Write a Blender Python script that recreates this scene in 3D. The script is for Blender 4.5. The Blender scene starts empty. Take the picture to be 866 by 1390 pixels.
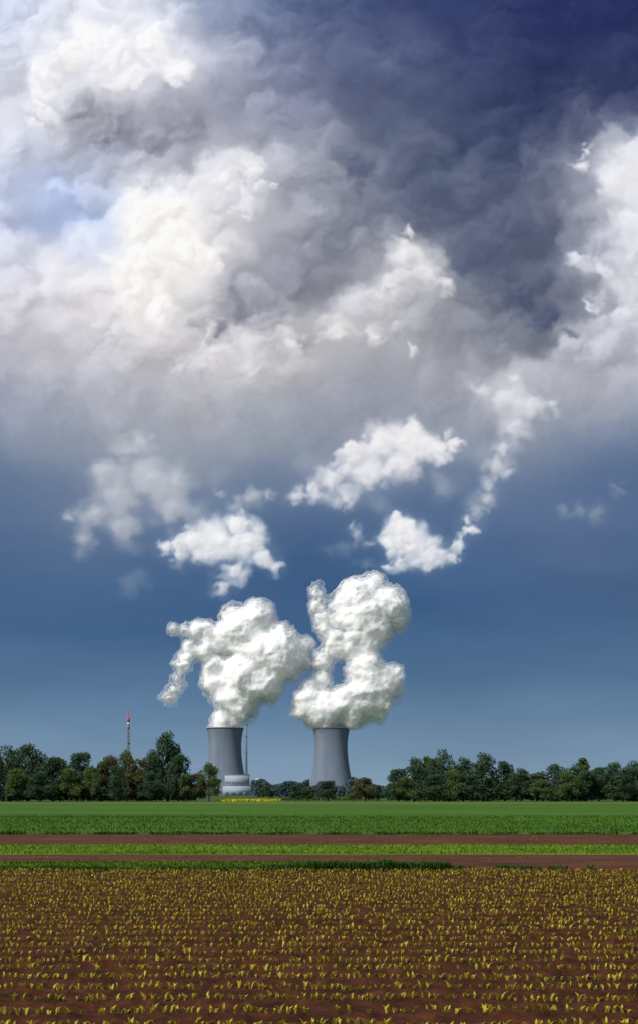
import bpy, math, random
import numpy as np
random.seed(7); rng=np.random.default_rng(11)
S=bpy.context.scene
S.view_settings.view_transform='Standard'; S.view_settings.look='None'; S.view_settings.exposure=0; S.view_settings.gamma=1
FPX=1805.0; CX=433.0; HY=1078.0; CAMH=2.5     # lens calibration used to convert bearings to metres
def X(px,d): return (px-CX)/FPX*d
def Z(py,d): return CAMH+(HY-py)/FPX*d
def lin(c):
    c=np.asarray(c,dtype=float)/255.0
    return np.where(c<=0.04045,c/12.92,((c+0.055)/1.055)**2.4)

# ---------------- helpers ----------------
def mesh_np(name,V,Fs,mats=(),mi=None,smooth=False):
    me=bpy.data.meshes.new(name)
    V=np.asarray(V,dtype=np.float32)
    me.vertices.add(len(V)); me.vertices.foreach_set('co',V.ravel())
    idx=np.concatenate([f.ravel() for f in Fs]).astype(np.int32)
    tot=np.concatenate([np.full(len(f),f.shape[1]) for f in Fs]).astype(np.int32)
    st=np.concatenate([[0],np.cumsum(tot)[:-1]]).astype(np.int32)
    me.loops.add(len(idx)); me.loops.foreach_set('vertex_index',idx)
    me.polygons.add(len(tot)); me.polygons.foreach_set('loop_start',st)
    for m in mats: me.materials.append(m)
    if mi is not None: me.polygons.foreach_set('material_index',np.asarray(mi,dtype=np.int32))
    if smooth: me.polygons.foreach_set('use_smooth',np.ones(len(tot),dtype=bool))
    me.update(calc_edges=True); me.validate()
    return me
def add(name,me,parent=None,loc=(0,0,0)):
    o=bpy.data.objects.new(name,me); S.collection.objects.link(o); o.location=loc
    if parent: o.parent=parent
    return o
def empty(name,loc):
    o=bpy.data.objects.new(name,None); S.collection.objects.link(o); o.location=loc; return o
class NT:
    def __init__(s,nt): s.nt=nt; nt.nodes.clear()
    def n(s,t,**k):
        nd=s.nt.nodes.new(t)
        for a,b in k.items(): setattr(nd,a,b)
        return nd
    def l(s,a,b): s.nt.links.new(a,b)
    def math(s,op,a,b=None,c=None,clamp=False):
        nd=s.n('ShaderNodeMath',operation=op,use_clamp=clamp)
        for i,v in enumerate((a,b,c)):
            if v is None: continue
            if isinstance(v,(int,float)): nd.inputs[i].default_value=v
            else: s.l(v,nd.inputs[i])
        return nd.outputs[0]
def mat(name,cols,scale=1.0,rough=0.95,detail=6,stretch=(1,1,1),bump=0,island=0,transl=0,coord='Object',pos=None,bscale=None):
    m=bpy.data.materials.new(name); m.use_nodes=True; t=NT(m.node_tree)
    out=t.n('ShaderNodeOutputMaterial'); b=t.n('ShaderNodeBsdfPrincipled')
    b.inputs['Roughness'].default_value=rough
    b.inputs['Specular IOR Level'].default_value=0.15
    tc=t.n('ShaderNodeTexCoord'); mp=t.n('ShaderNodeMapping'); mp.inputs['Scale'].default_value=stretch
    t.l(tc.outputs[coord],mp.inputs[0])
    nz=t.n('ShaderNodeTexNoise'); nz.inputs['Scale'].default_value=scale; nz.inputs['Detail'].default_value=detail; nz.inputs['Roughness'].default_value=0.65
    t.l(mp.outputs[0],nz.inputs['Vector'])
    r=t.n('ShaderNodeValToRGB'); els=r.color_ramp.elements
    pos=pos or [0.3+0.4*i/(len(cols)-1) for i in range(len(cols))]
    while len(els)<len(cols): els.new(0.5)
    for e,c,p in zip(els,cols,pos): e.position=p; e.color=(*c,1)
    f=nz.outputs['Fac']
    if island:
        g=t.n('ShaderNodeNewGeometry')
        f=t.math('ADD',f,t.math('MULTIPLY_ADD',g.outputs['Random Per Island'],island,-island/2))
    t.l(f,r.inputs[0]); t.l(r.outputs[0],b.inputs['Base Color'])
    if bump:
        n2=t.n('ShaderNodeTexNoise'); n2.inputs['Scale'].default_value=bscale or scale*4; n2.inputs['Detail'].default_value=8
        t.l(mp.outputs[0],n2.inputs['Vector'])
        bp=t.n('ShaderNodeBump'); bp.inputs['Strength'].default_value=1; bp.inputs['Distance'].default_value=bump
        t.l(n2.outputs['Fac'],bp.inputs['Height']); t.l(bp.outputs[0],b.inputs['Normal'])
    if transl:
        tr=t.n('ShaderNodeBsdfTranslucent'); t.l(r.outputs[0],tr.inputs['Color'])
        mx=t.n('ShaderNodeMixShader'); mx.inputs[0].default_value=transl
        t.l(b.outputs[0],mx.inputs[1]); t.l(tr.outputs[0],mx.inputs[2]); t.l(mx.outputs[0],out.inputs['Surface'])
    else: t.l(b.outputs[0],out.inputs['Surface'])
    return m
PERM=np.random.default_rng(3).permutation(256); PERM=np.concatenate([PERM,PERM])
GA=np.random.default_rng(4).uniform(0,2*np.pi,256); GX=np.cos(GA); GY=np.sin(GA)
def perlin(x,y,seed=0):
    xi=np.floor(x).astype(int); yi=np.floor(y).astype(int); xf=x-xi; yf=y-yi
    u=xf**3*(xf*(xf*6-15)+10); v=yf**3*(yf*(yf*6-15)+10)
    def g(a,b,dx,dy):
        h=PERM[(PERM[(a+seed*17)&255]+b)&255]; return GX[h]*dx+GY[h]*dy
    n00=g(xi,yi,xf,yf); n10=g(xi+1,yi,xf-1,yf); n01=g(xi,yi+1,xf,yf-1); n11=g(xi+1,yi+1,xf-1,yf-1)
    return ((n00*(1-u)+n10*u)*(1-v)+(n01*(1-u)+n11*u)*v)*1.5
def fbm(x,y,oct=5,seed=0,gain=0.5):
    a=1.0;s=0;tot=0;f=1.0
    for o in range(oct):
        s=s+a*perlin(x*f+o*13.7,y*f-o*7.3,seed+o); tot+=a; a*=gain; f*=2.03
    return s/tot
def sstep(a,b,x):
    t=np.clip((x-a)/(b-a),0,1); return t*t*(3-2*t)

# ---------------- sky dome ----------------
FU,FV,ST=0.345,0.665,0.00085
def axis(lo,hi,flo,fhi,fine,coarse):
    return np.concatenate([np.arange(lo,flo-coarse*0.5,coarse),flo+fine*np.arange(int(round((fhi-flo)/fine))),np.arange(fhi,hi+coarse,coarse)])
ua=axis(-1.6,1.6,-FU,FU,ST,0.02); va=axis(-0.02,1.1,0.0,FV,ST,0.02)
iu0=int(np.argmin(abs(ua+FU))); iv0=int(np.argmin(abs(va)))
U,Vv=np.meshgrid(ua,va)
PX=CX+U*FPX; PY=HY-Vv*FPX      # bearing / elevation in sketch units
GRID={ # rows of elevation, 9 bearings
0:[(166,178,207),(208,212,222),(202,206,219),(100,116,154),(72,86,124),(60,72,114),(48,60,104),(40,50,94),(44,54,98)],
60:[(186,192,210),(230,230,234),(222,222,226),(118,127,154),(86,96,129),(78,86,122),(58,68,108),(43,52,94),(46,56,97)],
120:[(196,199,213),(212,213,219),(176,176,186),(142,146,168),(106,113,141),(80,90,119),(58,68,103),(40,50,87),(40,50,87)],
180:[(206,208,219),(146,148,161),(126,128,148),(152,155,170),(122,128,149),(82,92,119),(54,64,97),(70,79,109),(178,180,192)],
240:[(192,199,219),(168,178,206),(200,202,209),(214,213,217),(140,143,156),(88,98,122),(58,70,100),(110,116,136),(220,219,223)],
300:[(174,185,215),(144,165,208),(234,233,232),(196,196,203),(118,121,137),(100,107,127),(70,79,105),(84,91,114),(216,215,221)],
360:[(204,204,214),(206,205,211),(242,240,236),(154,155,165),(120,123,138),(206,205,206),(98,104,122),(84,92,113),(202,203,211)],
420:[(200,198,207),(196,194,202),(228,224,222),(118,121,135),(166,168,175),(184,183,188),(92,99,116),(94,100,120),(194,195,204)],
480:[(172,172,184),(184,183,190),(184,182,188),(202,199,200),(186,185,189),(154,156,164),(142,145,156),(168,169,178),(184,185,195)],
540:[(151,156,174),(162,165,178),(168,168,178),(174,174,182),(158,159,170),(143,146,161),(162,164,173),(160,163,174),(146,153,171)],
600:[(120,135,159),(142,151,168),(150,157,170),(140,149,165),(135,145,162),(133,143,160),(131,142,162),(120,134,158),(109,126,155)],
660:[(98,119,150),(111,127,155),(122,135,157),(105,123,151),(107,124,153),(99,118,150),(100,119,150),(93,114,148),(87,109,144)],
720:[(85,109,144),(96,117,147),(91,113,146),(85,109,144),(76,103,140),(76,103,140),(80,105,142),(87,109,144),(82,106,141)],
780:[(74,102,139),(74,102,139),(71,100,138),(67,97,136),(63,93,134),(65,96,135),(69,99,138),(75,101,138),(74,100,136)],
840:[(70,100,138),(68,99,137),(66,97,136),(64,95,135),(63,94,134),(64,96,135),(67,97,136),(69,99,136),(72,101,137)],
900:[(79,110,145),(78,109,144),(76,108,143),(75,107,143),(75,107,143),(75,107,142),(76,107,142),(79,109,143),(81,111,145)],
960:[(97,128,158),(96,127,158),(95,126,157),(95,126,157),(95,126,157),(95,126,156),(95,125,155),(97,127,157),(99,129,159)],
1020:[(117,144,170),(117,144,170),(116,144,170),(116,144,170),(116,143,169),(115,142,168),(115,141,167),(115,142,168),(116,143,169)],
1080:[(134,157,178)]*9}
G=np.array([GRID[k] for k in sorted(GRID)],dtype=float)
Gp=np.pad(G,((1,2),(1,2),(0,0)),mode='edge')
def cubic(t):
    b=np.stack([(1-t)**3/6,(3*t**3-6*t**2+4)/6,(-3*t**3+3*t**2+3*t+1)/6,t**3/6])
    c=np.stack([-.5*t**3+t**2-.5*t,1.5*t**3-2.5*t**2+1,-1.5*t**3+2*t**2+.5*t,.5*t**3-.5*t**2])
    return 0.4*b+0.6*c
def coarse(px,py):
    px=np.asarray(px,float); py=np.asarray(py,float)
    gx=np.clip(px/108.25,0,7.999); gy=np.clip(py/60.0,0,17.999)
    xi=gx.astype(int); yi=gy.astype(int); wx=cubic(gx-xi); wy=cubic(gy-yi)
    out=np.zeros(px.shape+(3,))
    for j in range(4):
        for i in range(4):
            out+=(wy[j]*wx[i])[...,None]*Gp[yi+j,xi+i]
    return out
up=1-sstep(540,760,PY)
w1=fbm(PX/170,PY/150,6,1); w2=fbm(PX/170+9,PY/150+4,6,2)
C=coarse(PX+w1*70*(0.2+0.8*up),PY+w2*55*(0.1+0.9*up))
fl=fbm(PX/260,PY/60,4,41)*(1-up); C+=(fl*7)[...,None]
a1=fbm(PX/60,PY/55,6,5,0.55); a2=fbm(PX/60+5,PY/55+8,6,6,0.55)
b1=fbm(PX/26,PY/24,5,15,0.6); b2=fbm(PX/26+5,PY/24+8,5,16,0.6)
WARP={0:(PX+a1*30,PY+a2*28),1:(PX+a1*12+b1*8,PY+a2*11+b2*8)}
FNX=int(round(2*FU/ST)); FNY=int(round(FV/ST))
def splat(cx,cy,r,col,al,shade,hard=0.5,st=1.0,lx=-0.5,ly=-0.7,wk=0):
    R=r*max(st,1/st)+26
    i0=max(0,int(((cx-R-CX)/FPX+FU)/ST)); i1=min(FNX,int(((cx+R-CX)/FPX+FU)/ST)+1)
    j0=max(0,int((HY-cy-R)/FPX/ST)); j1=min(FNY,int((HY-cy+R)/FPX/ST)+1)
    if i1-i0<2 or j1-j0<2: return
    sl=(slice(iv0+j0,iv0+j1),slice(iu0+i0,iu0+i1)); QX,QY=WARP[wk]
    dx=(QX[sl]-cx)/(r*st); dy=(QY[sl]-cy)/(r/st); d2=dx*dx+dy*dy
    d=np.sqrt(d2); a=al*(1-sstep(hard,1.0,d))
    nz=np.sqrt(np.clip(1-d2,0,1)); lam=dx*lx+dy*ly+nz*0.35-0.15
    cc=np.asarray(col,float)+(lam*shade)[...,None]
    C[sl]=C[sl]*(1-a[...,None])+cc*a[...,None]
rs=np.random.default_rng(21)
def deck(n,r0,r1,al,shk,thr,hard):
    cx=rs.uniform(-40,910,n); cy=rs.uniform(-90,600,n); r=rs.uniform(r0,r1,n)
    nf=fbm(cx/130,cy/110,3,91)
    co=coarse(cx+rs.normal(0,10,n),cy+rs.normal(0,8,n))
    ci=np.clip(((cx-CX)/FPX+FU)/ST,0,FNX-1).astype(int)+iu0; cj=np.clip((HY-cy)/FPX/ST,0,FNY-1).astype(int)+iv0
    cur=C[cj,ci].copy()
    for k in range(n):
        if nf[k]<thr: continue
        L_=cur[k].mean()/255; fade=1-sstep(450,600,cy[k])
        sh=shk*(0.2+1.1*max(0,L_-0.25))*(0.3+0.7*fade)
        col=cur[k]*0.6+co[k]*0.4
        splat(cx[k],cy[k],r[k],col,al*(0.5+0.5*fade),sh,hard,rs.uniform(0.85,1.35))
deck(260,50,95,0.45,80,-9,0.2)
deck(800,26,55,0.42,100,-0.2,0.35)
deck(1500,13,30,0.36,92,-0.05,0.4)
deck(2200,6,15,0.30,70,0.06,0.4)
def cloud(blobs,lit,dark,n=90,al=0.5,shade=60,rr=(0.22,0.6),spread=0.75,hard=0.4,halo=True,vg=0.5,seed=0,wk=1):
    r_=np.random.default_rng(seed+500)
    y0=min(b[1]-b[2] for b in blobs); y1=max(b[1]+b[2] for b in blobs)
    lit=np.array(lit,float); dark=np.array(dark,float); wts=np.array([b[2]**1.5 for b in blobs]); wts/=wts.sum()
    if halo:
        for b in blobs: splat(b[0],b[1],b[2]*1.6,dark*0.65+lit*0.35,al*0.45,shade*0.4,0.0,1.15,wk=wk)
    items=[]
    for _ in range(n):
        b=blobs[r_.choice(len(blobs),p=wts)]; q=abs(r_.normal(0,0.5)); an=r_.uniform(0,6.283)
        q=min(q,1.1)*spread; r=b[2]*r_.uniform(*rr)
        items.append((b[0]+math.cos(an)*q*b[2],b[1]+math.sin(an)*q*b[2],max(r,4),(b[1]+math.sin(an)*q*b[2]-y0)/(y1-y0)))
    items.sort(key=lambda i:-i[2])
    for x,y,r,ty in items:
        k=np.clip(1-vg*ty+r_.normal(0,0.10),0,1); col=dark*(1-k)+lit*k
        splat(x,y,r,col,al,shade,hard,r_.uniform(0.8,1.4),wk=wk)
cloud([(60,110,36),(95,75,34),(130,60,34),(60,150,28),(165,70,30),(205,60,38),(235,95,34),(180,105,26),(50,175,16)],(250,250,252),(194,194,204),190,0.45,56,seed=1,vg=0.45,wk=0)
cloud([(110,150,30),(160,170,36),(210,180,34),(140,195,24)],(156,156,168),(116,118,138),100,0.42,46,seed=2,wk=0)
cloud([(200,300,46),(250,335,58),(205,360,58),(285,350,36),(180,400,42),(225,420,32),(240,285,34)],(252,249,246),(196,193,197),280,0.45,58,seed=3,vg=0.36,wk=0)
cloud([(300,250,32),(345,240,26),(330,275,24),(365,255,18)],(236,236,240),(164,166,178),80,0.4,50,seed=4,wk=0)
cloud([(545,350,34),(575,375,36),(610,385,24),(530,385,26),(560,320,16),(500,400,20)],(232,230,230),(144,146,160),130,0.36,50,hard=0.2,seed=5,wk=0)
cloud([(790,225,26),(840,240,46),(860,300,50),(780,350,24),(820,370,34),(850,420,40),(800,410,20),(800,200,20)],(232,232,236),(164,167,180),170,0.32,46,hard=0.15,seed=6,wk=0)
cloud([(300,480,32),(250,500,24),(345,500,26),(400,470,26),(450,455,30),(500,460,24),(560,470,20)],(222,218,218),(152,153,166),150,0.32,42,hard=0.25,seed=7,wk=0)
cloud([(660,330,60),(700,400,46),(740,435,34),(640,250,60),(772,455,16),(690,300,50),(560,200,50),(480,230,40)],(94,103,127),(66,76,101),170,0.36,24,seed=8,halo=False,wk=0)
cloud([(330,420,30),(300,445,26),(265,445,18),(320,398,18)],(134,135,148),(110,113,130),70,0.24,26,seed=9,halo=False,hard=0.1,wk=0)
cloud([(300,650,50),(240,600,50),(330,600,50),(420,620,50),(380,560,60)],(159,166,178),(131,143,162),60,0.17,12,hard=0.0,seed=20,vg=0.6)
cloud([(480,660,50),(520,690,34),(600,660,40),(660,620,50),(470,740,30),(495,770,24),(650,680,40)],(152,161,178),(110,130,155),100,0.17,14,hard=0.0,seed=21,vg=0.7)
cloud([(270,700,40),(300,800,26),(330,780,26),(240,770,28),(180,790,30),(330,680,34)],(138,152,172),(98,120,151),90,0.16,14,hard=0.0,seed=22)
cloud([(175,610,34),(145,640,34),(195,600,28),(205,650,48),(235,690,42),(130,695,36),(115,730,30),(170,715,38),(95,705,18),(240,650,36),(160,670,44)],(188,190,197),(128,140,160),320,0.23,36,hard=0.05,seed=10)
cloud([(480,615,32),(520,602,36),(560,600,38),(595,612,28),(540,632,36),(500,645,34),(455,648,30),(430,665,23),(470,675,22),(405,674,16),(616,602,16)],(243,240,238),(152,160,177),330,0.42,50,hard=0.2,seed=11,vg=0.75)
cloud([(650,530,30),(690,545,40),(722,552,34),(750,548,20),(702,580,32),(688,610,28),(676,634,24),(664,656,20),(700,515,24),(662,674,20),(690,640,20),(650,695,18),(636,708,16)],(212,212,215),(140,150,168),320,0.2,38,hard=0.0,seed=12)
cloud([(295,738,38),(262,736,30),(335,738,32),(240,744,22),(325,714,22),(357,755,24),(372,767,16),(318,775,22),(306,798,15),(222,742,14)],(243,241,239),(142,155,175),330,0.4,48,hard=0.2,seed=13,vg=0.62)
cloud([(548,722,30),(563,740,34),(590,752,25),(530,737,24),(545,763,20),(612,757,15),(524,772,14),(577,765,20),(618,738,16),(636,722,16),(536,702,15)],(245,242,240),(146,158,179),290,0.44,50,hard=0.25,seed=14,vg=0.6)
cloud([(345,680,24),(365,672,18),(320,690,20),(300,672,16)],(178,185,195),(124,138,160),80,0.24,24,hard=0.05,seed=15)
cloud([(488,725,17),(476,713,13),(500,738,13)],(176,184,196),(120,135,158),50,0.22,22,hard=0.05,seed=16)
cloud([(785,690,22),(812,695,22),(765,692,15),(838,662,18)],(142,153,172),(110,128,156),90,0.14,16,hard=0.0,seed=17)
C+=(fbm(PX/9,PY/8,3,71)*4*up)[...,None]
Lm=C.mean(-1); Ln=np.where(Lm>138,138+(Lm-138)*1.12,138+(Lm-138)*1.03); Ln=np.where(Ln>225,225+(Ln-225)*0.5,Ln)
upw=1-sstep(560,900,PY); C+=((Ln-Lm)*upw)[...,None]
C=np.clip(C,20,250)
D3=np.stack([U,np.ones_like(U),Vv],-1); D3/=np.linalg.norm(D3,axis=-1,keepdims=True)
P=(D3*16000).reshape(-1,3)
nr,nc=U.shape; ii=(np.arange(nr-1)[:,None]*nc+np.arange(nc-1)[None,:]).ravel()
F=np.stack([ii,ii+nc,ii+nc+1,ii+1],1)
sm=bpy.data.materials.new('sky_material'); sm.use_nodes=True; t=NT(sm.node_tree)
o_=t.n('ShaderNodeOutputMaterial'); e_=t.n('ShaderNodeEmission'); a_=t.n('ShaderNodeAttribute',attribute_name='sky_colour')
t.l(a_.outputs['Color'],e_.inputs[0]); t.l(e_.outputs[0],o_.inputs['Surface'])
sm.cycles.emission_sampling='NONE'
me=mesh_np('sky',P,[F],[sm],smooth=True)
ca=me.color_attributes.new('sky_colour','FLOAT_COLOR','POINT')
ca.data.foreach_set('color',np.concatenate([lin(C).reshape(-1,3),np.ones((nr*nc,1))],1).astype(np.float32).ravel())
add('sky',me)

# ---------------- world + sun ----------------
SUN_EL=math.radians(44); SUN_AZ=math.radians(-134)
sd=(math.sin(SUN_AZ)*math.cos(SUN_EL),math.cos(SUN_AZ)*math.cos(SUN_EL),math.sin(SUN_EL))
w=bpy.data.worlds.new('World'); S.world=w; w.use_nodes=True; t=NT(w.node_tree)
o_=t.n('ShaderNodeOutputWorld'); b_=t.n('ShaderNodeBackground'); s_=t.n('ShaderNodeTexSky',sky_type='NISHITA',sun_disc=False)
s_.sun_elevation=SUN_EL; s_.sun_rotation=SUN_AZ
t.l(s_.outputs[0],b_.inputs[0]); b_.inputs[1].default_value=0.09; t.l(b_.outputs[0],o_.inputs[0])
L=bpy.data.lights.new('sun','SUN'); L.energy=3.9; L.angle=math.radians(0.5); L.color=(1,0.95,0.87)
lo=bpy.data.objects.new('sun',L); S.collection.objects.link(lo)
from mathutils import Vector
lo.rotation_euler=Vector(sd).to_track_quat('Z','Y').to_euler(); lo.location=(-50,-50,80)

# ---------------- camera ----------------
cam=bpy.data.cameras.new('camera'); co=bpy.data.objects.new('camera',cam); S.collection.objects.link(co); S.camera=co
co.location=(0,0,CAMH); co.rotation_euler=(math.radians(90),0,0)
cam.sensor_width=36; cam.lens=36*FPX/1390; cam.shift_y=(HY-695)/1390; cam.clip_end=80000; cam.clip_start=0.5

# ---------------- ground + fields ----------------
def sheet(name,x0,x1,y0,y1,z,m,jag=0,n=120):
    xs=np.linspace(x0,x1,n)
    a=np.stack([xs,np.full(n,y0)+jag*fbm(xs/6,xs*0+y0,3,7),np.full(n,z)],1)
    b=np.stack([xs,np.full(n,y1)+jag*fbm(xs/6,xs*0+y1,3,8),np.full(n,z)],1)
    i=np.arange(n-1); F=np.stack([i,i+1,i+1+n,i+n],1)
    return add(name,mesh_np(name,np.concatenate([a,b]),[F],[m]))
m_ground=mat('ground_earth',[(0.03,0.06,0.014),(0.05,0.09,0.02),(0.06,0.085,0.03)],0.01)
m_soil=mat('red_brown_soil',[(0.016,0.005,0.0025),(0.054,0.017,0.006),(0.100,0.034,0.013)],3.5,bump=0.03,detail=8)
m_soil2=mat('far_soil',[(0.045,0.015,0.007),(0.088,0.032,0.013),(0.14,0.060,0.026)],0.7,detail=8,stretch=(0.35,1.3,1),bump=0.05,bscale=3)
m_crop=mat('winter_wheat',[(0.026,0.075,0.007),(0.050,0.125,0.009),(0.085,0.185,0.018)],0.06,stretch=(0.3,2.0,1),detail=10,bump=0.15,bscale=1.5)
m_light=mat('young_grass',[(0.07,0.14,0.010),(0.12,0.20,0.014),(0.17,0.25,0.022)],0.35,stretch=(0.3,1,1),detail=8,bump=0.08,bscale=5)
m_pale=mat('pale_meadow',[(0.045,0.11,0.012),(0.08,0.15,0.02),(0.13,0.18,0.03)],0.02,stretch=(0.4,1.5,1))
sheet('ground',-30000,30000,-500,30000,0,m_ground)
sheet('soil_field',-160,160,41,90,0.008,m_soil2)
sheet('young_crop_field',-160,160,54.5,64.5,0.016,m_light,0.5)
sheet('green_crop_field',-400,400,82.5,330,0.02,m_crop,0.8)
sheet('meadow',-600,600,331,436,0.03,m_pale,3)
xs=np.arange(-17,17.01,0.05); ys=np.arange(7,42.5,0.055); GXx,GYy=np.meshgrid(xs,ys)
RS=0.9
def hgt(x,y):
    return 0.06+0.040*fbm(x*2.6,y*2.6,5,61,0.6)+0.035*np.sin(y*2*np.pi/RS)+0.04*fbm(x*0.5,y*0.5,3,68)
h=hgt(GXx,GYy)+0.09*np.clip(fbm(GXx*6,GYy*6,3,65,0.6)-0.08,0,1)
nr,nc=GXx.shape; ii=(np.arange(nr-1)[:,None]*nc+np.arange(nc-1)[None,:]).ravel()
add('ploughed_field',mesh_np('ploughed_field',np.stack([GXx,GYy,h],-1).reshape(-1,3),[np.stack([ii,ii+1,ii+nc+1,ii+nc],1)],[m_soil],smooth=True))

def blades(name,bx,by,bz,hh,ww,lean,m):
    n=len(bx); an=rng.uniform(0,2*np.pi,n); dx=np.cos(an); dy=np.sin(an); px=-dy; py=dx
    hh=hh*rng.uniform(0.6,1.25,n); ln=lean*rng.uniform(0.3,1.2,n)*hh
    b=np.stack([bx,by,bz],1); T=np.stack([dx,dy,0*dx],1); Pp=np.stack([px,py,0*px],1); Zz=np.array([0,0,1.0])
    v0=b-Pp*(ww/2)*0.6; v1=b+Pp*(ww/2)*0.6
    mid=b+T*(ln*0.35)[:,None]+Zz*(hh*0.62)[:,None]
    v2=mid+Pp*ww/2; v3=mid-Pp*ww/2; v4=b+T*ln[:,None]+Zz*(hh*(1-0.3*min(1,lean)))[:,None]
    V=np.stack([v0,v1,v2,v3,v4],1).reshape(-1,3); i=np.arange(n)[:,None]*5
    return add(name,mesh_np(name,V,[i+np.array([0,1,2,3]),i+np.array([3,2,4])],[m]))
m_seed=mat('maize_leaf',[(0.28,0.25,0.015),(0.46,0.41,0.03),(0.62,0.54,0.055)],1.5,rough=0.6,island=0.5,transl=0.35)
rows=np.arange(10*RS,41.7,RS); sx=[];sy=[]
for r in rows:
    x=np.arange(-16.5,16.5,0.08); x=x+rng.normal(0,0.018,len(x))
    keep=rng.random(len(x))>0.06+0.35*(fbm(x*0.5,np.full(len(x),r),2,77)>0.3)
    x=x[keep]; sx.append(x); sy.append(r+RS/4+0.03*fbm(x*0.3,x*0+r,2,4)+rng.normal(0,0.008,len(x)))
sx=np.concatenate(sx); sy=np.concatenate(sy); k=5
sz=rng.uniform(0.75,1.15,len(sx))
bx=np.repeat(sx,k); by=np.repeat(sy,k)
blades('maize_seedlings',bx+rng.normal(0,.006,len(bx)),by,hgt(bx,by)-0.01,np.repeat(sz,k)*0.105,0.024,0.7,m_seed)
m_grass=mat('verge_grass',[(0.04,0.09,0.008),(0.08,0.15,0.012),(0.16,0.22,0.025)],0.5,island=0.35,transl=0.25)
m_dgrass=mat('verge_grass_dark',[(0.012,0.045,0.006),(0.03,0.08,0.010),(0.06,0.12,0.018)],0.5,island=0.35,transl=0.2)
m_lg=mat('young_crop_leaf',[(0.08,0.16,0.010),(0.13,0.22,0.014),(0.20,0.28,0.028)],0.35,island=0.3,transl=0.25,stretch=(0.3,1,1))
m_wheat=mat('wheat_leaf',[(0.026,0.075,0.007),(0.050,0.125,0.009),(0.09,0.19,0.018)],0.06,island=0.25,transl=0.2,stretch=(0.3,2.0,1))
def scat(n,x0,x1,y0,y1,thr=None,sc=0.6,seed=5):
    x=rng.uniform(x0,x1,n); y=rng.uniform(y0,y1,n)
    if thr is not None:
        k=fbm(x*sc,y*sc,3,seed)>thr; x=x[k];y=y[k]
    return x,y
x,y=scat(36000,-22,3.9,43.0,47.4); k=x<3.9-np.abs(y-44)*0.35+rng.normal(0,.4,len(x)); x,y=x[k],y[k]
blades('grass_verge',x,y,0*x,0.16,0.035,0.6,m_grass)
x,y=scat(32000,-22,4.2,41.8,43.3,-0.16,0.8,9)
hv=0.17+0.19*sstep(-3,0.5,x)+0.18*np.clip(fbm(x*1.1,y*0+2,3,12),0,1)
blades('grass_tuft',x,y,0*x,hv,0.03,0.6,m_dgrass)
x,y=scat(1800,4.2,9.5,43.5,44.5,0.12,1.2,15); blades('grass_tuft',x,y,0*x,0.17,0.03,0.6,m_dgrass)
x,y=scat(34000,-30,30,54.8,64.3); blades('young_crop',x,y,0*x+.01,0.12,0.035,0.6,m_lg)
x,y=scat(10000,-36,36,81.6,83.6,-0.05,0.5,19)
blades('weed_tuft',x,y,0*x,0.18+0.65*np.clip(fbm(x*0.35,y*0,3,22)-0.10,0,1),0.06,0.6,m_dgrass)
x,y=scat(45000,-60,60,83.5,150); blades('wheat_crop',x,y,0*x+.01,0.2,0.06,0.6,m_wheat)
x,y=scat(3500,-30,30,49,54,0.18,0.7,25); blades('field_weeds',x,y,0*x,0.08,0.04,0.8,m_grass)
x,y=scat(3500,-36,36,65,81,0.22,0.4,27); blades('field_weeds',x,y,0*x,0.10,0.05,0.8,m_grass)
m_rape=mat('rapeseed_flowers',[(0.10,0.16,0.02),(0.42,0.38,0.02),(0.62,0.56,0.03)],0.3,stretch=(0.4,1,1),detail=6,pos=[0.25,0.42,0.65])
x,y=scat(7000,X(296,455),X(376,455),448,500); blades('rapeseed_crop',x,y,0*x,0.8,0.4,0.5,m_rape)

# ---------------- trees ----------------
def cone_tube(p0,p1,r0,r1,n=7):
    p0=np.array(p0);p1=np.array(p1);d=p1-p0;d=d/np.linalg.norm(d)
    a=np.cross(d,[0,0,1.0]) if abs(d[2])<0.95 else np.cross(d,[1.0,0,0]); a/=np.linalg.norm(a); b=np.cross(d,a)
    th=np.arange(n)*2*np.pi/n; ring=np.cos(th)[:,None]*a+np.sin(th)[:,None]*b
    V=np.concatenate([p0+ring*r0,p1+ring*r1]); i=np.arange(n); j=(i+1)%n
    return V,np.stack([i,j,j+n,i+n],1)
def leafquads(c,s):
    n=len(c); a=rng.normal(size=(n,3)); a/=np.linalg.norm(a,axis=1,keepdims=True)
    b=np.cross(a,rng.normal(size=(n,3))); b/=np.linalg.norm(b,axis=1,keepdims=True)
    s=s[:,None]; V=np.stack([c-a*s,c-b*s*0.6,c+a*s,c+b*s*0.6],1).reshape(-1,3)
    return V,np.arange(n*4).reshape(n,4)
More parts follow.
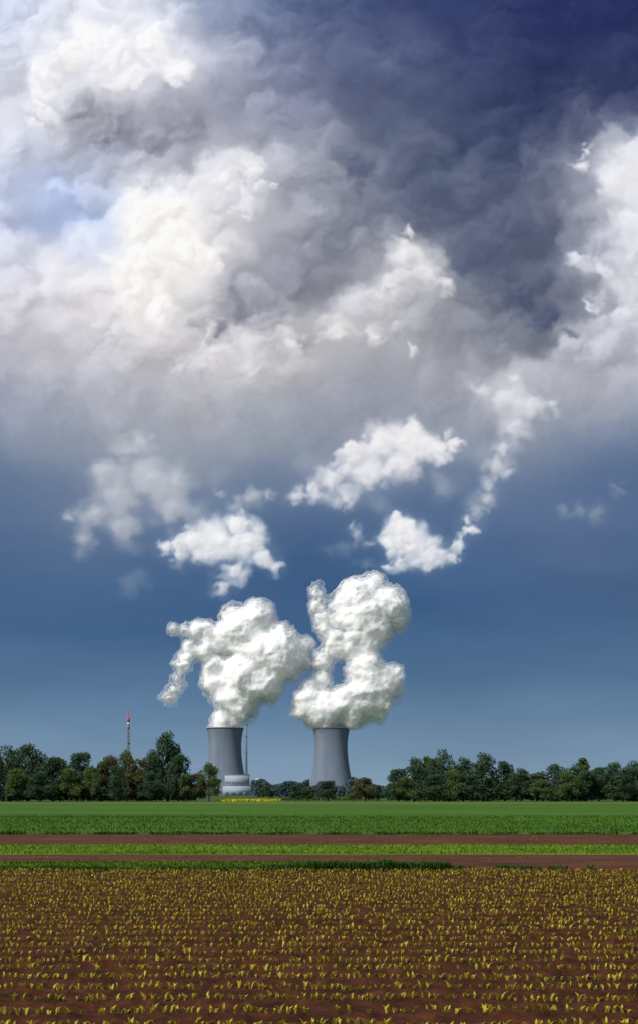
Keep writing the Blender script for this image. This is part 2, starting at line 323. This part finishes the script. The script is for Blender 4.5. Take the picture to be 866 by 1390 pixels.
def tree_mesh(name,h,w,mleaf,mbark,nl=16,leaves=2600,base=0.12,ls=0.42,shape='round'):
    Vs=[];Fs=[];MI=[];off=0
    def app(V,F,m):
        nonlocal off
        Vs.append(V);Fs.append(F+off);MI.append(np.full(len(F),m));off+=len(V)
    app(*cone_tube((0,0,0),(0.1,0,h*0.45),0.035*h*0.7,0.02*h*0.7),1)
    app(*cone_tube((0.1,0,h*0.45),(0.2,0.1,h*0.85),0.02*h*0.7,0.005*h),1)
    C_=[]
    for i in range(nl):
        t_=rng.uniform(base+0.1,0.93)
        if shape=='round': prof=math.sin(math.pi*min(1,(t_-base*0.3)**0.75))**0.6
        elif shape=='poplar': prof=0.45*math.sin(math.pi*t_**0.8)**0.5+0.1
        else: prof=1.05-t_*0.85
        a=rng.uniform(0,2*np.pi); rr=w/2*prof*rng.uniform(0.35,0.95)
        c=np.array([rr*math.cos(a),rr*math.sin(a),t_*h]); r=w*rng.uniform(0.13,0.24)*(0.6+0.4*prof)
        C_.append((c,r)); app(*cone_tube((0.1,0,max(0.15*h,t_*h*0.62)),tuple(c),0.008*h,0.003*h,5),1)
    C_.append((np.array([0,0,h*0.93]),w*0.16))
    tot=sum(r**2 for c,r in C_)
    for c,r in C_:
        n=int(leaves*r*r/tot); d=rng.normal(size=(n,3)); d/=np.linalg.norm(d,axis=1,keepdims=True)
        q=c+d*(r*rng.uniform(0.35,1.12,n)**0.6)[:,None]*np.array([1,1,0.8])
        q+=rng.normal(0,0.22,(n,3))
        app(*leafquads(q,ls*rng.uniform(0.6,1.3,n)),0)
    return mesh_np(name,np.concatenate(Vs),[f for f in Fs],[mleaf,mbark],np.concatenate(MI))
bark=mat('bark',[(0.03,0.024,0.018),(0.07,0.055,0.04)],2)
def leafmat(n,a,b,c): return mat(n,[a,b,c],0.22,rough=0.8,island=0.3,transl=0.3,detail=3)  # leaf colours passed in are lightened and blued for distance haze
lg1=leafmat('foliage_dark',(0.028,0.062,0.036),(0.050,0.095,0.046),(0.085,0.14,0.054))
lg2=leafmat('foliage_fresh',(0.055,0.095,0.034),(0.095,0.145,0.044),(0.145,0.20,0.056))
lg3=leafmat('foliage_olive',(0.070,0.078,0.040),(0.11,0.11,0.048),(0.155,0.15,0.06))
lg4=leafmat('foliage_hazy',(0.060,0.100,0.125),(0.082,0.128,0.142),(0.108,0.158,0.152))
variants={}
for nm,h,wd,ml,sh in [('a',18,14,lg1,'round'),('b',17,12,lg2,'round'),('c',16,11,lg1,'round'),('d',18,9,lg3,'round'),('e',17,7,lg2,'poplar'),('f',15,12,lg3,'round'),('g',19,15,lg1,'round'),('h',14,10,lg2,'round')]:
    variants[nm]=(tree_mesh('deciduous_tree_'+nm,h,wd,ml,bark,nl=26,leaves=4600,ls=0.40,shape=sh),h,wd)
def tree(px,top,d,v,wpx=None,name='deciduous_tree'):
    me,h,wd=variants[v]; H=Z(top,d); s=H/h
    o=add(name,me,loc=(X(px,d),d,0)); sx=s if wpx is None else (wpx/FPX*d)/wd
    o.scale=(sx,sx,s); o.rotation_euler=(0,0,rng.uniform(0,6.28)); return o
for a in [(-22,1014,455,'a',70),(10,1013,450,'g',60),(38,1012,462,'a',66),(72,1028,452,'c',42),(82,1031,470,'h',34),(110,1022,450,'c',40),(139,1034,455,'d',34),
 (150,1026,475,'f',36),(172,1019,452,'b',30),(188,1030,448,'d',34),(207,1018,470,'g',40),(228,996,455,'a',54),(243,1024,450,'c',34),(253,1052,446,'h',22),(267,1050,450,'f',26),(284,1036,450,'b',32),(160,1040,440,'c',30),(95,1045,440,'h',30),(205,1048,440,'c',34),(55,1048,440,'c',40),
 (402,1066,470,'c',20),(419,1068,475,'h',20),(445,1060,465,'c',30),(495,1056,470,'f',34),(480,1070,480,'h',20),(512,1066,480,'c',20),(362,1066,800,'c',20),
 (540,1044,452,'c',34),(562,1030,460,'a',44),(578,1026,475,'e',24),(600,1018,458,'g',46),(628,1030,462,'a',44),(655,1024,455,'a',52),(684,1034,460,'c',38),(706,1044,450,'a',40),(728,1050,455,'h',34),(752,1038,465,'a',44),(783,1038,450,'g',54),(790,1028,500,'e',30),(812,1042,458,'c',38),(835,1036,455,'a',44),(860,1033,452,'g',50),(890,1034,455,'a',60),(640,1052,442,'c',44),(590,1052,442,'c',40),(735,1058,442,'b',34),(700,1052,470,'f',34),(845,1052,442,'c',44),(550,1056,442,'h',30),(615,1044,442,'b',34),(770,1048,442,'h',30),(125,1040,442,'b',28),(25,1044,442,'h',34)]:
    tree(*a[:4],wpx=a[4])
def hedge(name,x0,x1,d,hm,n,ml,ls,depth=8,seed=3):
    x=rng.uniform(x0,x1,n); top=hm*(0.62+0.75*fbm(x/(hm*1.3),x*0,4,seed)); top=np.maximum(top,hm*0.3)
    c=np.stack([x,d+rng.uniform(-depth,depth,n),top*rng.uniform(0.03,1.0,n)**0.75],1)
    V,F=leafquads(c,ls*rng.uniform(0.6,1.3,n)); return add(name,mesh_np(name,V,[F],[ml]))
hedge('hedgerow',X(-60,450),X(262,450),458,8.8,17000,lg1,0.5)
hedge('hedgerow',X(528,450),X(930,450),458,10.0,24000,lg1,0.5,seed=6)
hedge('hedgerow',X(345,450),X(530,450),535,1.9,4000,lg2,0.4,seed=9)
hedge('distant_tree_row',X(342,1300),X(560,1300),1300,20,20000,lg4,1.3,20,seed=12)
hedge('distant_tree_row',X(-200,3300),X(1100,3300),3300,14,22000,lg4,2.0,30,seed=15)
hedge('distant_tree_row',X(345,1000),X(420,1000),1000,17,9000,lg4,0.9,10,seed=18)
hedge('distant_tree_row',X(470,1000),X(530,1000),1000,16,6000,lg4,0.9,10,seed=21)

# ---------------- power station ----------------
m_conc=mat('weathered_concrete_hazy',[(0.125,0.16,0.22),(0.155,0.19,0.25),(0.185,0.222,0.28)],0.05,stretch=(1,1,0.12),detail=8)  # bluish distance haze is put into this base colour and those below
m_conc2=mat('pale_cladding',[(0.28,0.33,0.40),(0.34,0.39,0.46)],0.05)
m_dark=mat('dark_opening',[(0.10,0.13,0.17),(0.12,0.15,0.19)],0.1)
m_red=mat('red_paint',[(0.45,0.10,0.13),(0.52,0.12,0.15)],0.3)
m_white=mat('white_paint',[(0.50,0.55,0.60),(0.58,0.62,0.66)],0.3)
m_steel=mat('galvanised_steel',[(0.16,0.19,0.24),(0.20,0.23,0.28)],0.3)
def revolve(prof,n=96):
    prof=np.array(prof,float); th=np.arange(n)*2*np.pi/n
    V=np.stack([prof[:,0][:,None]*np.cos(th),prof[:,0][:,None]*np.sin(th),np.repeat(prof[:,1][:,None],n,1)],-1).reshape(-1,3)
    k=len(prof); i=np.arange(k-1)[:,None]*n; j=np.arange(n)[None,:]; j2=(j+1)%n
    return V,np.stack([i+j,i+j2,i+n+j2,i+n+j],-1).reshape(-1,4)
def tower(px,d=3200):
    e=empty('cooling_tower',(X(px,d),d,0)); zs=np.linspace(10,160,44)
    def R_(z): return 39*math.sqrt(1+((z-118)/(105 if z<118 else 78))**2)
    outer=[(R_(z),z) for z in zs]; outer=outer+[(R_(160)+0.9,160.05),(R_(160)+0.9,161.6),(R_(160)-1.0,161.6)]
    inner=[(R_(z)-1.0,z) for z in zs[::-1]]
    V,F=revolve(outer+inner+[outer[0]]); add('shell',mesh_np('tower_shell',V,[F],[m_conc],smooth=True),e)
    Vs=[];Fs=[];o=0
    for i in range(40):
        for s in (-1,1):
            a=2*math.pi*i/40; b=a+s*math.pi/40
            V,F=cone_tube((60*math.cos(a),60*math.sin(a),-0.5),(56.2*math.cos(b),56.2*math.sin(b),10.6),0.7,0.6,6)
            Vs.append(V);Fs.append(F+o);o+=len(V)
    add('support_columns',mesh_np('tower_columns',np.concatenate(Vs),Fs,[m_conc]),e)
    V,F=revolve([(61,0.02),(62,1.5),(63,1.5),(63,0.02)]); add('basin_rim',mesh_np('tower_basin',V,[F],[m_conc]),e)
    return e
tower(306); tower(449.5)
def box(name,x0,x1,y0,y1,z0,z1,m,parent):
    V=[(x,y,z) for z in (z0,z1) for y in (y0,y1) for x in (x0,x1)]
    F=np.array([[0,2,3,1],[4,5,7,6],[0,1,5,4],[1,3,7,5],[3,2,6,7],[2,0,4,6]])
    return add(name,mesh_np(name,V,[F],[m]),parent)
d=3000
ch=empty('exhaust_stack',(X(334.5,d),d,0)); H=Z(982,d)
V,F=revolve([(4.2,0),(3.0,H*0.5),(2.5,H),(1.9,H),(1.9,H-5)],24); add('flue',mesh_np('flue',V,[F],[m_conc],smooth=True),ch)
for zz in (H*0.6,H*0.82,H-3):
    V,F=revolve([(2.4,zz),(3.7,zz),(3.7,zz+1.2),(2.4,zz+1.2)],24); add('platform',mesh_np('platform',V,[F],[m_steel]),ch)
d=2900
rb=empty('reactor_building',(X(321,d),d,0))
hb=Z(1052,d)
box('turbine_hall',-29,32,0,50,0,hb*0.45,m_conc2,rb)
box('upper_hall',-25,27,5,45,hb*0.45,hb,m_conc2,rb)
box('parapet',-25.6,27.6,4.4,45.6,hb,hb+1.6,m_conc,rb)
for i in range(7): box('window_band',-23+i*6.9,-19+i*6.9,4.6,5,hb*0.6,hb*0.66,m_dark,rb)
for i in range(4): box('loading_door',-24+i*13,-17+i*13,-0.4,0,0,7,m_dark,rb)
V,F=revolve([(15,0),(15,hb*0.7),(13.5,hb*0.78),(9,hb*0.84),(0.1,hb*0.86)],40); o=add('containment',mesh_np('containment',V,[F],[m_conc2],smooth=True),rb); o.location=(50,30,0)
d=2500; ms=empty('radio_mast',(X(175,d),d,0)); Ht=Z(966,d); Vs=[];Fs=[];o=0
zs=np.linspace(0,Ht-8,22)
def wd(z): return 5.0-3.2*z/Ht
for a,b in zip(zs[:-1],zs[1:]):
    ca_=[(wd(a)*sx_,wd(a)*sy_,a) for sx_,sy_ in((-.5,-.5),(.5,-.5),(.5,.5),(-.5,.5))]; cb_=[(wd(b)*sx_,wd(b)*sy_,b) for sx_,sy_ in((-.5,-.5),(.5,-.5),(.5,.5),(-.5,.5))]
    for i in range(4):
        for p,q in ((ca_[i],cb_[i]),(ca_[i],cb_[(i+1)%4]),(cb_[i],cb_[(i+1)%4]),(ca_[(i+1)%4],cb_[i])):
            V,F=cone_tube(p,q,0.42,0.42,4); Vs.append(V);Fs.append(F+o);o+=len(V)
add('lattice',mesh_np('lattice',np.concatenate(Vs),Fs,[m_steel]),ms)
for z0,z1,r,m in [(Ht-32,Ht-26,2.4,m_red),(Ht-25.5,Ht-20,2.3,m_white),(Ht-19.5,Ht-9,2.6,m_red),(Ht*0.62,Ht*0.62+3,3.4,m_steel),(Ht*0.45,Ht*0.45+3,3.4,m_steel)]:
    V,F=revolve([(0.4,z0),(r,z0+0.2),(r,z1-0.2),(0.4,z1)],20); add('antenna_drum',mesh_np('drum',V,[F],[m]),ms)
V,F=revolve([(0.9,Ht-9),(0.5,Ht+6),(0.05,Ht+7)],8); add('spire',mesh_np('spire',V,[F],[m_red]),ms)

# ---------------- steam plumes: dense core inside thinner vapour shells ----------------
D0=3200; MPP=D0/FPX
PL=[[(303,988,20),(312,970,26),(322,950,34),(338,920,44),(355,893,46),(380,888,38),(402,884,26),(330,862,38),(347,842,30),(305,868,28),(282,862,20),(266,858,17),(250,856,15),(236,853,12),
 (258,874,13),(252,890,12),(247,906,12),(241,922,12),(235,938,11),(229,950,10),(292,905,22),(292,930,22),(360,925,32),(385,905,24),(412,898,15),(318,835,20),(276,885,16)],
 [(450,988,24),(442,966,34),(420,957,24),(472,957,36),(500,942,38),(522,925,27),(498,912,30),(437,925,17),(438,900,17),(462,876,24),(485,874,30),(500,842,38),(525,822,30),(490,815,34),(505,798,22),(536,842,18),(470,840,24),(462,818,16),(442,838,16),(445,856,17),(433,820,14),(430,806,10),(455,866,17),(418,938,15),(405,965,14)]]
def steam_mat(name,alpha):
    m=bpy.data.materials.new(name); m.use_nodes=True; t=NT(m.node_tree)
    o_=t.n('ShaderNodeOutputMaterial'); df=t.n('ShaderNodeBsdfDiffuse'); df.inputs[0].default_value=(0.965,0.97,0.975,1)
    tr=t.n('ShaderNodeBsdfTranslucent'); tr.inputs[0].default_value=(0.96,0.97,0.98,1); mx=t.n('ShaderNodeMixShader'); mx.inputs[0].default_value=0.10 if alpha>=1 else 0.4
    t.l(df.outputs[0],mx.inputs[1]); t.l(tr.outputs[0],mx.inputs[2])
    if alpha<1:
        tp=t.n('ShaderNodeBsdfTransparent'); m2=t.n('ShaderNodeMixShader'); m2.inputs[0].default_value=alpha
        t.l(tp.outputs[0],m2.inputs[1]); t.l(mx.outputs[0],m2.inputs[2]); t.l(m2.outputs[0],o_.inputs['Surface'])
    else: t.l(mx.outputs[0],o_.inputs['Surface'])
    return m
SH=[(0.72,steam_mat('steam_core',1.0),0),(0.45,steam_mat('steam_veil',0.32),1),(0.12,steam_mat('steam_veil_thin',0.16),1)]
def plume(idx,blobs):
    ng=bpy.data.node_groups.new('steam_%d'%idx,'GeometryNodeTree'); ng.interface.new_socket('Geometry',in_out='INPUT',socket_type='NodeSocketGeometry'); ng.interface.new_socket('Geometry',in_out='OUTPUT',socket_type='NodeSocketGeometry')
    t=NT(ng); go=t.n('NodeGroupOutput'); pos=t.n('GeometryNodeInputPosition').outputs[0]
    def noise(v,sc,det,off=0,ro=0.5):
        n=t.n('ShaderNodeTexNoise'); n.inputs['Scale'].default_value=sc; n.inputs['Detail'].default_value=det; n.inputs['Roughness'].default_value=ro
        ad=t.n('ShaderNodeVectorMath',operation='ADD'); t.l(v,ad.inputs[0]); ad.inputs[1].default_value=(off,off*2,off*3); t.l(ad.outputs[0],n.inputs['Vector']); return n
    nw=noise(pos,1/60,4,500*idx)
    vm=t.n('ShaderNodeVectorMath',operation='SUBTRACT'); t.l(nw.outputs['Color'],vm.inputs[0]); vm.inputs[1].default_value=(.5,.5,.5)
    vs=t.n('ShaderNodeVectorMath',operation='MULTIPLY_ADD'); t.l(vm.outputs[0],vs.inputs[0]); vs.inputs[1].default_value=(44,44,44); t.l(pos,vs.inputs[2]); wp=vs.outputs[0]
    acc=None
    for (bx,by,r) in blobs:
        c=(X(bx,D0),rng.uniform(-14,14)*min(1,(r/22)**2),Z(by,D0))
        ds=t.n('ShaderNodeVectorMath',operation='DISTANCE'); t.l(wp,ds.inputs[0]); ds.inputs[1].default_value=c
        q=t.math('SUBTRACT',ds.outputs['Value'],r*MPP*0.98)
        if acc is None: acc=q
        else: acc=t.math('SMOOTH_MIN',acc,q,10.0)
    def vor(sc,off):
        v=t.n('ShaderNodeTexVoronoi',feature='SMOOTH_F1'); v.inputs['Scale'].default_value=sc; v.inputs['Smoothness'].default_value=0.5
        ad=t.n('ShaderNodeVectorMath',operation='ADD'); t.l(wp,ad.inputs[0]); ad.inputs[1].default_value=(off,off,off); t.l(ad.outputs[0],v.inputs['Vector']); return v.outputs['Distance']
    sdv=t.math('MULTIPLY_ADD',vor(1/42,idx*77),17,acc); sdv=t.math('MULTIPLY_ADD',vor(1/19,idx*33),6,sdv)
    nf=noise(pos,1/24,5,33).outputs['Fac']; sdv=t.math('MULTIPLY_ADD',nf,-14,sdv); sdv=t.math('ADD',sdv,-6.0)
    dens=t.math('MULTIPLY',sdv,-1/17.0,clamp=True)
    n2=noise(wp,1/15,6,71,0.62).outputs['Fac']; sd2=t.math('MULTIPLY_ADD',n2,-26,sdv); sd2=t.math('ADD',sd2,10.5)
    dens2=t.math('MULTIPLY',sd2,-1/20.0,clamp=True)
    x0=X(min(b[0]-b[2] for b in blobs)-16,D0); x1=X(max(b[0]+b[2] for b in blobs)+16,D0); z0=158; z1=Z(min(b[1]-b[2] for b in blobs)-16,D0)
    vx=2.3; vcs=[]
    for dn in (dens,dens2):
        vc=t.n('GeometryNodeVolumeCube'); t.l(dn,vc.inputs['Density']); vc.inputs['Min'].default_value=(x0,-105,z0); vc.inputs['Max'].default_value=(x1,105,z1)
        for nm,a,b in (('X',x0,x1),('Y',-105,105),('Z',z0,z1)): vc.inputs['Resolution '+nm].default_value=int((b-a)/vx)
        vcs.append(vc)
    j=t.n('GeometryNodeJoinGeometry')
    for th,mm,w_ in SH:
        v2m=t.n('GeometryNodeVolumeToMesh'); t.l(vcs[w_].outputs[0],v2m.inputs[0]); v2m.inputs['Threshold'].default_value=th
        ss=t.n('GeometryNodeSetShadeSmooth'); t.l(v2m.outputs[0],ss.inputs[0])
        sm1=t.n('GeometryNodeSetMaterial'); t.l(ss.outputs[0],sm1.inputs[0]); sm1.inputs['Material'].default_value=mm; t.l(sm1.outputs[0],j.inputs[0])
    t.l(j.outputs[0],go.inputs[0])
    me=bpy.data.meshes.new('steam_plume')
    for th,mm,w_ in SH: me.materials.append(mm)
    ob=add('steam_plume',me,loc=(0,D0,0)); md=ob.modifiers.new('steam','NODES'); md.node_group=ng
for i,b in enumerate(PL): plume(i,b)
